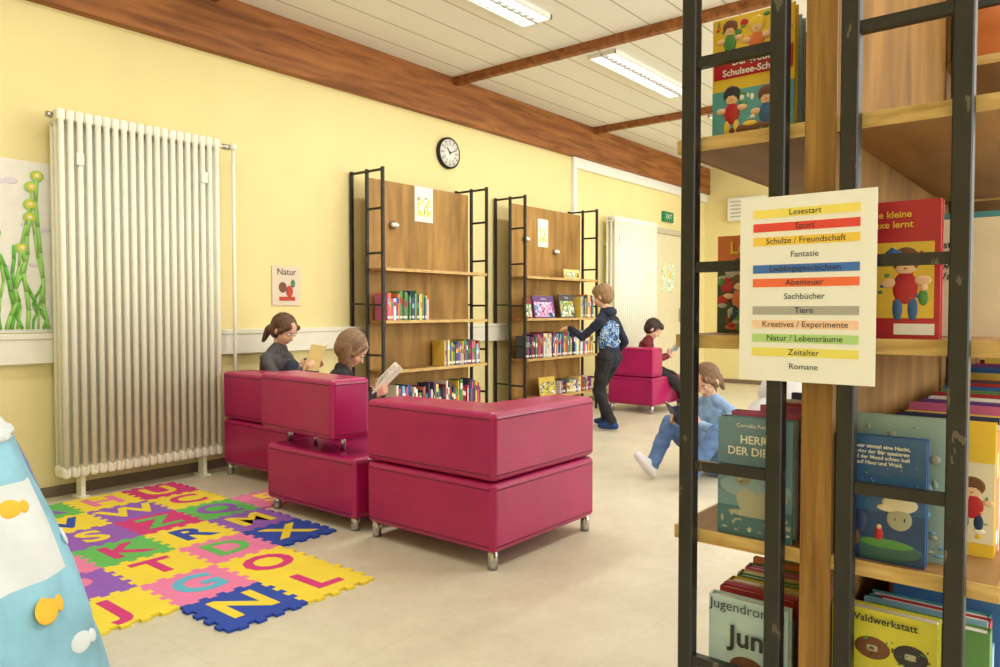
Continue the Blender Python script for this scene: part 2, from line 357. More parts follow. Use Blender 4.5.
def cover_book(name,x,yl,yr,z,h,t,cov,title=None,tcol=None,tsize=.02,art=None,sub=None,tilt=0,tz=.82,art_rect=(.08,.92,.06,.6),blobs=None,bars=None,parent=None):
    b=MB(); w=yl-yr
    M=Matrix.Translation((x,yl,z))@Matrix.Rotation(tilt,4,'Y')@Matrix.Translation((-x,-yl,-z)) if tilt else Matrix.Identity(4)
    b.box((x,yr,z),(x+.0025,yl,z+h),cov,M=M); b.box((x+t-.0025,yr,z),(x+t,yl,z+h),cov,M=M); b.box((x+.0025,yl-.003,z),(x+t-.0025,yl,z+h),cov,M=M)
    b.box((x+.0025,yr+.004,z+.004),(x+t-.0025,yl-.003,z+h-.004),M_paper,M=M)
    if art: b.box((x-.0006,yl-w*art_rect[1],z+h*art_rect[2]),(x,yl-w*art_rect[0],z+h*art_rect[3]),art,M=M)
    for (u0,u1,v0,v1,m) in (bars or []): b.box((x-.0012,yl-w*u1,z+h*v0),(x,yl-w*u0,z+h*v1),m,M=M)
    for i,(u,v,ru,rv,m) in enumerate(blobs or []):
        ru=min(ru,u-.005,.995-u); rv=min(rv,v-.005,.995-v)
        if ru<=0 or rv<=0: continue
        b.sph((x-.0006,yl-w*u,z+h*v),(.0008+.00003*i,w*ru,h*rv),m,M=M,seg=16)
    if title:
        for i,s in enumerate(title.split('\n')):
            b.addmesh(textmesh(s,tsize,bold=tsize*.02),tcol or M_white,M@frame((x-.0045,yl-w/2,z+h*tz-i*tsize*1.05),(0,-1,0),(0,0,1)))
    if sub: b.addmesh(textmesh(sub,tsize*.5),tcol or M_white,M@frame((x-.0045,yl-w/2,z+h*.94),(0,-1,0),(0,0,1)))
    return b.obj(name,parent)

# ------------------------------------------------------------------ ladder bookcases
def ladder(b,x,y0,y1,zt,rungs,p=.024):
    for y in (y0,y1): b.box((x-p/2,y-p/2,0),(x+p/2,y+p/2,zt),M_blk,bev=.002,seg=1)
    for z in rungs+[zt-.02]: b.box((x-.008,min(y0,y1)+p/2,z-.009),(x+.008,max(y0,y1)-p/2,z+.009),M_blk)
def wall_bookcase(name,x0,x1):
    e=empty(name); zt=2.22
    b=MB(); rg=[.35,.74,1.14,1.55,1.9]
    for x in (x0,x1): ladder(b,x,4.40,4.585,zt,rg); b.box((x-.012,4.76,0),(x+.012,4.784,zt),M_blk); b.box((x-.008,4.597,zt-.028),(x+.008,4.76,zt-.01),M_blk); b.box((x-.008,4.597,.35),(x+.008,4.76,.366),M_blk); b.box((x-.008,4.597,1.14),(x+.008,4.76,1.156),M_blk)
    b.obj('metal_frame',e)
    b=MB(); b.box((x0+.03,4.60,.10),(x1-.03,4.625,2.16),M_panel); b.obj('back_panel',e)
    b=MB()
    for z in (1.433,1.017,.617,.22):
        b.box((x0+.014,4.385,z-.022),(x1-.014,4.60,z),M_board); b.box((x0+.014,4.381,z-.023),(x1-.014,4.385,z+.001),M_edge)
    b.obj('shelf_boards',e)
    return e
E1=wall_bookcase('ladder_bookcase',3.96,5.22); E2=wall_bookcase('ladder_bookcase.001',5.80,7.12)
rg=random.Random(11)
b=MB()
book_row(b,rg,4.02,4.52,4.41,-1,1.017,.17,.25,.15); book_row(b,rg,4.68,5.15,4.41,-1,.617,.16,.22,.15); book_row(b,rg,4.12,5.17,4.41,-1,.22,.17,.27,.15)
b.obj('shelf_books')
b=MB()
book_row(b,rg,5.84,7.08,4.41,-1,.617,.18,.26,.15); book_row(b,rg,6.45,7.05,4.41,-1,.22,.10,.16,.15); book_row(b,rg,6.82,7.08,4.41,-1,1.017,.18,.26,.15)
b.obj('shelf_books.001')
def wall_cover(name,xa,xb,z,h,cov,art,y=4.44,lean=.05,title=None):
    b=MB(); M=Matrix.Translation((0,y,z))@Matrix.Rotation(-lean*3,4,'X')@Matrix.Translation((0,-y,-z))
    b.box((xa,y,z),(xb,y+.012,z+h),cov,M=M); b.box((xa+.003,y+.002,z+h),(xb-.003,y+.010,z+h+.001),M_paper,M=M)
    b.box((xa+.015,y-.001,z+.015),(xb-.015,y,z+h*.72),art,M=M)
    if title: b.addmesh(textmesh(title,h*.13),M_white,M@frame(((xa+xb)/2,y-.003,z+h*.86),(1,0,0),(0,0,1)))
    b.obj(name)
A1=illus('art_unicorn',[(120,60,140),(220,120,190),(240,210,230),(90,160,200),(60,40,90)],14)
A2=illus('art_landscape',[(40,90,120),(240,240,230),(90,150,80),(230,190,90),(60,60,60)],14)
wall_cover('picture_book',6.02,6.38,1.017,.23,BM[5],A1,title='Einhorn'); wall_cover('picture_book',6.48,6.76,1.017,.25,BM[12],A2,title='Tiere')
wall_cover('picture_book',6.12,6.40,.22,.19,BM[2],illus('art_green',[(60,120,60),(240,220,90),(40,80,120),(250,245,230)],16))
wall_cover('picture_book',5.86,5.99,1.017,.20,BM[10],A2)
wall_cover('picture_book',6.55,6.85,1.433,.10,BM[11],A2)
for (xa,xb,za,zb) in ((4.50,4.72,1.86,2.16),(6.28,6.46,1.76,2.05)):
    b=MB(); b.box((xa,4.594,za),(xb,4.5995,zb),mat('sheet_paper',(240,236,222),.7)); b.box((xa+.03,4.5925,za+.05),(xb-.03,4.594,zb-.09),illus('sheet_print',[(240,236,222),(240,210,80),(240,236,222),(120,170,90),(220,150,80)],10)); b.obj('pinned_sheet')
for (xc,z) in ((4.24,1.80),(6.58,1.72),(6.05,1.82)):
    b=MB(); b.cyl((xc,4.5995,z),(xc,4.57,z),.025,M_silver,seg=16,r2=.035); b.sph((xc,4.56,z),(.04,.025,.02),M_paper); b.obj('clip_lamp')

# ---- foreground double sided bookcase
e=empty('ladder_bookcase.002'); zt=2.22
RG=[.475,.825,1.175,1.53,1.88]
b=MB()
for x in (1.24,2.27):
    ladder(b,x,.419,.573,zt,RG,p=.026); ladder(b,x,.161,.310,zt,RG,p=.026)
ladder(b,3.3,.419,.573,zt,RG,p=.026); ladder(b,3.3,.161,.310,zt,RG,p=.026)
b.obj('metal_frame',e)
b=MB(); b.box((1.262,.337,.12),(3.3,.383,2.16),M_fpanel); b.box((1.258,.336,.12),(1.262,.384,2.16),M_fedge); b.obj('centre_panel',e)
b=MB()
for z in (1.405,1.055,.705,.355):
    for xa,xb in ((1.262,2.25),(2.29,3.28)):
        b.box((xa,.383,z-.022),(xb,.604,z),M_board); b.box((xa-.004,.383,z-.023),(xa,.608,z+.0005),M_edge); b.box((xa,.604,z-.023),(xb,.608,z+.0005),M_edge)
        b.box((xa,.112,z-.022),(xb,.337,z),M_board); b.box((xa-.004,.108,z-.023),(xa,.337,z+.0005),M_edge); b.box((xa,.108,z-.023),(xb,.112,z+.0005),M_edge)
for z in (1.755,):
    b.box((2.29,.112,z-.022),(3.28,.337,z),M_board); b.box((2.286,.108,z-.023),(2.29,.337,z),M_edge); b.box((2.29,.383,z-.022),(3.28,.6,z),M_board)
b.obj('shelf_boards',e)

M_yel=mat('cover_yellow',(232,192,60),.4); M_red=mat('cover_red',(182,30,44),.35); M_blue=mat('cover_night_blue',(50,94,150),.35); M_teal=mat('cover_grey_teal',(146,172,166),.45)
M_lime=mat('cover_lime',(205,200,60),.4); M_cream=mat('cover_cream',(226,214,190),.5); M_ora=mat('cover_orange',(214,112,56),.4); M_grn=mat('cover_green',(80,140,70),.4); M_ink=mat('print_ink',(40,40,50),.5)
M_skin=mat('print_skin',(235,190,150),.5); M_dkb=mat('print_dark_blue',(26,50,100),.4); M_stone=mat('stone_print',(170,168,150),.6); M_hair=mat('print_brown',(110,66,36),.5); M_sky=mat('print_sky',(110,170,210),.5); M_pnk=mat('print_pink',(216,120,150),.5)
def kid(u,v,s,top,hair,legs_=None):
    return [(u-.045*s,v-.19*s,.03*s,.05*s,legs_ or M_dkb),(u+.045*s,v-.19*s,.03*s,.05*s,legs_ or M_dkb),(u-.10*s,v-.08*s,.05*s,.02*s,M_skin),(u+.10*s,v-.07*s,.05*s,.02*s,M_skin),
       (u,v-.10*s,.075*s,.07*s,top),(u,v+.018*s,.085*s,.055*s,hair),(u,v,.068*s,.045*s,M_skin),(u-.025*s,v+.006,.012*s,.010*s,M_paper),(u+.025*s,v+.006,.012*s,.010*s,M_paper),
       (u-.025*s,v+.006,.006*s,.006*s,M_ink),(u+.025*s,v+.006,.006*s,.006*s,M_ink),(u,v-.018*s,.022*s,.006*s,M_red)]
def scatter(seed,n,cols,u0=.05,u1=.95,v0=.05,v1=.95,s0=.01,s1=.05):
    q=random.Random(seed); return [(q.uniform(u0,u1),q.uniform(v0,v1),q.uniform(s0,s1),q.uniform(s0,s1)*.6,q.choice(cols)) for _ in range(n)]
ALLC=[M_yel,M_red,M_blue,M_teal,M_ora,M_grn,M_skin,M_hair,M_sky,M_paper,M_ink]
cover_book('adventure_book',1.30,.56,.415,1.405,.215,.018,M_yel,'Der große\nSchulsee-Schatz',M_white,.0165,mat('cover_turq',(90,160,170),.4),tz=.62,art_rect=(0,1,0,.40),
  bars=[(.02,.98,.50,.68,M_red)],blobs=scatter(1,26,[M_ora,M_red,M_yel,M_grn],v0=.72,v1=.97)+scatter(2,30,[M_sky,M_grn,M_teal,M_paper],v0=.03,v1=.38)+kid(.22,.90,1.1,M_grn,M_hair)+kid(.55,.88,1.2,M_ora,M_yel)+kid(.83,.9,1.0,M_blue,M_ink)+kid(.25,.34,1.3,M_red,M_ink,M_yel)+kid(.68,.30,1.3,M_blue,M_hair,M_grn)+[(.5,.07,.3,.04,M_hair),(.48,.10,.1,.03,M_yel)])
cover_book('swamp_book',1.42,.598,.44,1.055,.19,.016,M_ora,'Lesump',M_yel,.034,mat('swamp_dark',(50,62,50),.5),tz=.87,art_rect=(0,1,0,.74),
  blobs=scatter(3,60,[M_grn,M_ora,M_red,M_hair,M_stone,M_lime],v0=.03,v1=.72,s0=.02,s1=.10)+kid(.3,.5,1.5,M_ora,M_hair))
cover_book('novel_book',1.268,.530,.400,.705,.207,.03,mat('cover_grey_blue',(112,146,166),.45),'HERR\nDER DIEBE',M_white,.0195,mat('novel_water',(70,112,128),.45),sub='Cornelia Funke',tz=.82,art_rect=(0,1,0,.25),
  blobs=[(.5,.42,.5,.10,mat('novel_haze',(140,168,180),.5)),(.80,.47,.05,.10,M_stone),(.80,.56,.07,.03,mat('novel_dome',(120,140,140),.5)),(.70,.36,.25,.08,M_stone),(.42,.34,.17,.14,M_stone),(.62,.26,.16,.09,M_stone),(.36,.48,.13,.085,mat('novel_mane',(148,142,120),.6)),(.33,.49,.085,.055,M_stone),(.30,.50,.014,.009,M_ink),(.37,.50,.014,.009,M_ink),(.33,.465,.03,.012,M_ink),(.45,.20,.3,.03,M_stone)]+scatter(4,24,[M_stone,mat('novel_dome',(120,140,140),.5),mat('novel_white',(210,216,214),.5)],v0=.03,v1=.22,s0=.01,s1=.05))
cover_book('girl_novel_book',1.27,.545,.405,.355,.235,.022,mat('cover_ice',(186,212,224),.4),'Jun',M_ink,.05,mat('ice_deep',(90,140,176),.4),sub='Jugendroman',tz=.72,art_rect=(0,1,0,.30),blobs=scatter(5,20,[M_sky,M_paper,M_teal],v0=.05,v1=.5)+[(.5,.4,.2,.15,M_skin),(.5,.5,.22,.08,M_hair)])
cover_book('red_book',1.30,.335,.195,1.055,.215,.022,M_red,'Die kleine\nHexe lernt',M_yel,.015,mat('red_cover_panel',(226,186,60),.4),tz=.90,art_rect=(.36,.94,.15,.70),
  bars=[(.55,.95,.03,.11,M_paper)],blobs=scatter(6,22,[M_ora,M_red,M_grn,M_blue],u0=.4,u1=.9,v0=.18,v1=.66,s0=.012,s1=.03)+kid(.66,.54,1.7,M_red,M_hair,M_blue)+[(.55,.62,.10,.03,M_blue),(.84,.30,.05,.06,M_grn),(.84,.37,.04,.03,M_skin)])
cover_book('cream_book',1.48,.315,.13,1.055,.20,.02,M_cream,'Wer ist da\nso heimlich\nunterwegs\nim Wald',M_ink,.017,tz=.78)
cover_book('night_tale_book',1.275,.333,.205,.705,.197,.02,M_blue,'Es war einmal eine Nacht,\nda ging der Bär spazieren\nund der Mond schien hell\nauf Haus und Wald.',M_white,.0082,mat('night_deep',(34,66,120),.4),tz=.92,art_rect=(0,1,.0,.40),
  blobs=scatter(7,40,[mat('star_print',(200,214,230),.5)],v0=.45,v1=.97,s0=.003,s1=.007)+[(.5,.10,.48,.09,mat('night_hill',(52,92,90),.5)),(.2,.09,.19,.08,M_dkb),(.72,.48,.20,.07,M_cream),(.60,.44,.13,.03,M_cream),(.72,.36,.14,.09,M_stone),(.68,.36,.02,.03,M_ink),(.78,.36,.02,.03,M_ink),(.55,.14,.35,.05,M_grn),(.25,.30,.12,.10,M_dkb),(.25,.16,.03,.1,M_hair),(.5,.22,.05,.06,M_red),(.5,.28,.03,.02,M_skin)])
cover_book('atlas_book',1.32,.336,.18,.705,.225,.02,M_teal,None,blobs=scatter(8,40,[M_stone,M_teal,M_sky],s0=.01,s1=.05))
cover_book('yellow_book',1.40,.30,.13,.705,.215,.02,M_yel,'Südhaus',M_ink,.022,M_cream,tz=.9,art_rect=(.3,1,.1,.7),blobs=scatter(9,24,ALLC,u0=.35,v0=.12,v1=.66)+kid(.82,.5,1.3,M_red,M_hair))
cover_book('nature_book',1.27,.335,.185,.355,.272,.03,M_lime,'Waldwerkstatt',M_ink,.016,None,tz=.95,blobs=[(.40,.78,.17,.065,M_hair),(.40,.78,.13,.05,M_stone),(.40,.78,.07,.03,M_hair),(.76,.78,.16,.065,M_ink),(.76,.78,.13,.05,M_stone)]+scatter(10,30,[M_hair,M_grn,M_ink],u0=.3,v0=.72,v1=.84,s0=.005,s1=.016)+scatter(12,40,[M_hair,M_grn,M_ora,M_stone],v0=.1,v1=.62,s0=.02,s1=.07))
rg=random.Random(5)
b=MB()
book_row(b,rg,1.33,1.72,.56,1,1.405,.18,.21,.14)
book_row(b,rg,1.302,2.2,.53,1,.705,.17,.215,.13); book_row(b,rg,1.295,2.2,.56,1,.355,.2,.24,.15)
b.obj('children_books')
b=MB()
book_row(b,rg,1.505,2.2,.12,-1,1.055,.17,.22,.17); book_row(b,rg,1.43,2.2,.12,-1,.705,.19,.225,.17); book_row(b,rg,1.305,2.2,.12,-1,.355,.22,.28,.18)
book_row(b,rg,2.32,3.2,.13,-1,1.405,.17,.25,.17); book_row(b,rg,2.32,3.2,.13,-1,1.755,.17,.25,.17); book_row(b,rg,2.32,3.2,.13,-1,1.055,.17,.25,.17); book_row(b,rg,2.32,3.2,.13,-1,.705,.17,.25,.17)
b.obj('children_books.001')
e=empty('category_sign')
sx=1.218
b=MB(); b.box((sx,.266,.985),(sx+.002,.474,1.283),mat('laminated_card',(238,237,234),.3,coat=.3,var=.01)); b.obj('card',e)
rows=[('Lesestart',(240,222,110)),('Sport',(222,70,62)),('Schulze / Freundschaft',(240,200,80)),('Fantasie',None),('Lieblingsgeschichten',(60,110,190)),('Abenteuer',(238,110,70)),('Sachbücher',None),('Tiere',(170,168,164)),('Kreatives / Experimente',(244,205,180)),('Natur / Lebensräume',(176,214,140)),('Zeitalter',(234,222,110)),('Romane',None)]
b=MB()
for i,(t,c) in enumerate(rows):
    z=1.256-i*.0224
    if c: b.box((sx-.0006,.289,z-.0068),(sx,.452,z+.0068),mat('stripe_%d'%i,c,.4,var=.02))
    b.addmesh(textmesh(t,.0135,bold=.0),M_ink,frame((sx-.0014,.370,z),(0,-1,0),(0,0,1)))
b.obj('print',e)
b=MB(); b.box((sx+.002,.42,1.26),(1.226,.43,1.275),M_white); b.box((sx+.002,.30,1.26),(1.226,.31,1.275),M_white); b.obj('tape',e)

# ------------------------------------------------------------------ foam alphabet mat
TC={'y':(238,212,60),'b':(36,70,170),'p':(230,124,168),'u':(144,90,186),'g':(96,184,90),'m':(206,50,120),'c':(90,180,205),'o':(230,140,60)}
TM={k:mat('foam_'+k,v,.8,var=.03,bump=.05,bscale=200) for k,v in TC.items()}
tiles={(0,0):('b','N','y'),(1,0):('y','L','m'),(-1,1):('y','J','m'),(0,1):('p','G','c'),(1,1):('y','O','m'),(-1,2):('u','P','p'),(0,2):('y','T','m'),(1,2):('p','D','g'),(2,2):('b','X','y'),
(-1,3):('p','E','u'),(0,3):('g','K','m'),(1,3):('y','R','b'),(2,3):('u','M','y'),(-1,4):('y','F','m'),(0,4):('u','S','y'),(1,4):('m','Z','g'),(2,4):('g','Q','u'),(3,4):('p','5','y'),
(-1,5):('p','B','g'),(0,5):('y','V','b'),(1,5):('u','W','y'),(2,5):('y','C','m'),(0,6):('g','A','u'),(1,6):('y','H','p'),(2,6):('m','U','y')}
TS=.325
def tile_outline(ox,oy):
    n=9; s=TS/n; t=.011
    def side(p,dx,dy,nx,ny,par):
        out=[]
        for k in range(n):
            o=0 if k in (0,n-1) else (t if (k%2==par) else -t)
            for q in (k,k+1): out.append((p[0]+dx*s*q+nx*o,p[1]+dy*s*q+ny*o))
        return out
    P=side((ox,oy),1,0,0,-1,1)+side((ox+TS,oy),0,1,1,0,0)+side((ox+TS,oy+TS),-1,0,0,1,0)+side((ox,oy+TS),0,-1,-1,0,1)
    res=[]
    for p in P:
        if not res or (abs(p[0]-res[-1][0])+abs(p[1]-res[-1][1]))>1e-5: res.append(p)
    if abs(res[0][0]-res[-1][0])+abs(res[0][1]-res[-1][1])<1e-5: res.pop()
    return res
b=MB()
for (i,j),(c,ch,lc) in tiles.items():
    ox,oy=1.355+TS*i,2.29+TS*j
    b.poly(tile_outline(ox,oy),.0005,.011,TM[c])
    b.addmesh(textmesh(ch,.27,extrude=.001,bold=.008),TM[lc],frame((ox+TS/2,oy+TS/2,.0112),(1,0,0),(0,1,0)))
b.obj('alphabet_foam_mat')

# ------------------------------------------------------------------ play tent (left)
M_t1=mat('tent_light_blue',(140,194,218),.75,var=.22,scale=6,bump=.6,bscale=7); M_t2=mat('tent_piping_blue',(112,132,196),.7,bump=.3); M_t3=mat('tent_white',(222,230,234),.75,bump=.5,bscale=8); M_ty=mat('tent_yellow',(240,190,60),.75)
b=MB()
def tent_ring(cx,cy,r,z,sq=.6,n=80):
    out=[]
    for k in range(n):
        a=2*math.pi*k/n; c,s_=math.cos(a),math.sin(a)
        f=1/((abs(c)**4+abs(s_)**4)**.25); f=1+(f-1)*sq
        rr_=r*f*(1+.018*math.sin(a*11+z*6)+.012*math.sin(a*23-z*9)); out.append(Vector((cx+rr_*c,cy+rr_*s_,z)))
    return out
cx,cy=.33,2.60
prof=[(.655,0,M_t2),(.65,.035,M_t2),(.632,.14,M_t1),(.606,.26,M_t1),(.57,.40,M_t1),(.53,.53,M_t1),(.485,.65,M_t1),(.445,.76,M_t1),(.405,.82,M_t3),(.30,.86,M_t3),(.15,.89,M_ty),(.02,.90,M_ty)]
NS=80
rings=[[b.bm.verts.new(p) for p in tent_ring(cx,cy,r,z)] for r,z,m in prof]
for q in range(len(rings)-1):
    for k in range(NS):
        m=prof[q+1][2]
        if 4<=q<=5 and 62<=k<=70: m=M_t3
        if 1<=q<=6 and k in (75,76): m=M_t2
        f=b.bm.faces.new((rings[q][k],rings[q][(k+1)%NS],rings[q+1][(k+1)%NS],rings[q+1][k])); f.material_index=b.mi(m); f.smooth=True
for k in range(NS): b.cyl(rings[7][k].co,rings[7][(k+1)%NS].co,.009,M_t3,seg=6)
for (k,q,rx,m) in ((70,2,.04,M_t3),(72,4,.035,M_t3),(68,3,.05,M_ty),(65,1,.05,M_ty),(63,2,.05,M_ty),(60,4,.04,M_t3),(54,3,.05,M_ty),(50,5,.04,M_t2),(68,5,.035,M_ty),(0,4,.04,M_t3),(6,2,.05,M_ty)):
    c=(rings[q][k].co+rings[q+1][(k+1)%NS].co)/2; n_=(rings[q][(k+1)%NS].co-rings[q][k].co).cross(rings[q+1][k].co-rings[q][k].co).normalized()
    xa=Vector((0,0,1)).cross(n_).normalized(); T=frame(c,xa,n_.cross(xa)); b.sph((0,0,0),(rx,rx*.7,.006),m,M=T,seg=16); b.sph((rx*1.1,0,0),(rx*.35,rx*.5,.006),m,M=T)
b.obj('play_tent')

M_bean=mat('bean_bag_fabric',(206,204,204),.85,var=.05,bump=.2,bscale=8)
b=MB(); b.sph((5.45,1.72,.26),(.36,.36,.26),M_bean,seg=28); b.sph((5.5,1.72,.48),(.24,.26,.2),M_bean,seg=24)
for v in b.bm.verts:
    v.co+=Vector((0,0,1))*noise.noise(v.co*5)*.03
    if v.co.z<0: v.co.z=0
b.obj('bean_bag')

# ------------------------------------------------------------------ children
def remesh(bm,vox):
    me=bpy.data.meshes.new('tmp'); bm.to_mesh(me); ob=bpy.data.objects.new('tmp',me); COL.objects.link(ob)
    md=ob.modifiers.new('r','REMESH'); md.mode='VOXEL'; md.voxel_size=vox
    dg=bpy.context.evaluated_depsgraph_get(); dg.update()
    out=bpy.data.meshes.new_from_object(ob.evaluated_get(dg))
    bpy.data.objects.remove(ob); bpy.data.meshes.remove(me)
    return out
def hull_capsule(bm,p0,r0,p1,r1):
    pts=[]
    for p,r in ((p0,r0),(p1,r1)):
        for i in range(7):
            th=math.pi*i/6
            for k in range(1 if i in (0,6) else 10):
                ph=2*math.pi*k/10
                pts.append(p+Vector((math.sin(th)*math.cos(ph),math.sin(th)*math.sin(ph),math.cos(th)))*r)
    vs=[bm.verts.new(p) for p in pts]
    r=bmesh.ops.convex_hull(bm,input=vs)
    bmesh.ops.delete(bm,geom=[v for v in r['geom_interior'] if isinstance(v,bmesh.types.BMVert)],context='VERTS')
class Fig:
    def __init__(s): s.bm=bmesh.new(); s.pr=[]
    def cap(s,p0,r0,p1,r1,m):
        p0=Vector(p0); p1=Vector(p1)
        if (p1-p0).length<1e-4: p1=p0+Vector((0,0,1e-3))
        hull_capsule(s.bm,p0,r0,p1,r1); s.pr.append(('c',np.array(p0),np.array(p1),r0,r1,m))
    def ell(s,c,A,r,m):
        T=A.to_4x4(); T.translation=Vector(c)
        T=T@Matrix.Diagonal((r[0],r[1],r[2],1))
        bmesh.ops.create_icosphere(s.bm,subdivisions=3,radius=1,matrix=T)
        s.pr.append(('e',np.array(c),np.array(A),np.array(r),0,m))
    def build(s,name,vox,mats,parent,cloth=(),patches=(),smooth=2,amp=.006,fs=16,strand=None):
        me=remesh(s.bm,vox); s.bm.free()
        n=len(me.vertices); co=np.empty(n*3); me.vertices.foreach_get('co',co); co=co.reshape(-1,3)
        best=np.full(n,1e9); idx=np.zeros(n,int)
        for p in s.pr:
            if p[0]=='c':
                a,b_,r0,r1,m=p[1:]; d=b_-a; t=np.clip(((co-a)@d)/max(d@d,1e-9),0,1)
                dist=np.linalg.norm(co-(a+t[:,None]*d),axis=1)-(r0+(r1-r0)*t)
            else:
                c,A,r,_,m=p[1:]; q=((co-c)@A)/r; l=np.linalg.norm(q,axis=1); dist=(l-1)*r.min()
            msk=dist<best; best[msk]=dist[msk]; idx[msk]=m
        for (c,rad,m,only) in patches:
            msk=(np.linalg.norm(co-np.array(c),axis=1)<rad)&(idx==only); idx[msk]=m
        bm=bmesh.new(); bm.from_mesh(me)
        for _ in range(smooth): bmesh.ops.smooth_vert(bm,verts=bm.verts,factor=.5,use_axis_x=True,use_axis_y=True,use_axis_z=True)
        bm.normal_update(); bm.verts.ensure_lookup_table()
        if amp>0:
            for v in bm.verts:
                if idx[v.index] in cloth:
                    q=v.co; k=noise.noise(Vector((q.x*fs,q.y*fs,q.z*fs*1.6)))+.5*noise.noise(q*fs*2.3)
                    v.co=v.co+v.normal*k*amp
        if strand:
            o,up,f1,a1=strand
            for v in bm.verts:
                q=v.co-o; h=q.dot(up); rad=(q-up*h)
                if rad.length>1e-4:
                    u=rad.normalized(); k=noise.noise(Vector((u.x*f1,u.y*f1,u.z*f1+h*9)))
                    v.co=v.co+v.normal*k*a1
        me.materials.clear()
        for m in mats: me.materials.append(m)
        for f in bm.faces:
            f.smooth=True; c=[idx[v.index] for v in f.verts]; f.material_index=int(max(set(c),key=c.count))
        bm.to_mesh(me); bm.free()
        me.name=name; o=bpy.data.objects.new(name,me); COL.objects.link(o); o.parent=parent
        return o
def ik(a,b,l1,l2,pole):
    d=b-a; L=max(.05,min(d.length,l1+l2-.002)); n=d.normalized(); b=a+n*L
    x=(l1*l1-l2*l2+L*L)/(2*L); h=math.sqrt(max(0,l1*l1-x*x)); pp=(pole-n*pole.dot(n)).normalized()
    return a+n*x+pp*h,b
def hand(F,wr,d,pn,thumb,curl,s=1.0,m=0):
    d=d.normalized(); pn=(pn-d*pn.dot(d)).normalized(); sd=d.cross(pn).normalized()
    if sd.dot(thumb)<0: sd=-sd
    for k,o in enumerate((.024,.008,-.008,-.024)):
        kn=wr+d*.058*s+sd*o*s; F.cap(wr+sd*o*.6*s+d*.004,.012*s,kn,.0095*s,m)
        L=(.05,.056,.052,.040)[k]*s; d1=(d*math.cos(curl)+pn*math.sin(curl)+sd*o*2).normalized(); d2=(d*math.cos(curl*2.1)+pn*math.sin(curl*2.1)).normalized()
        p1=kn+d1*L*.5; p2=p1+d2*L*.5
        F.cap(kn,.0078*s,p1,.0072*s,m); F.cap(p1,.0072*s,p2,.006*s,m)
    t0=wr+d*.02*s+sd*.02*s; t1=t0+(d*.5+sd*.8+pn*.25).normalized()*.028*s; t2=t1+(d*.8+sd*.25+pn*.4).normalized()*.024*s
    F.cap(t0,.011*s,t1,.009*s,m); F.cap(t1,.009*s,t2,.007*s,m)
SKIN=mat('skin',(226,178,150),.55,var=.05,scale=12)
LIP=mat('lips',(190,110,104),.5)
EYEW=mat('eye_white',(240,238,232),.3,var=.0); IRIS=mat('eye_iris',(60,44,34),.2)
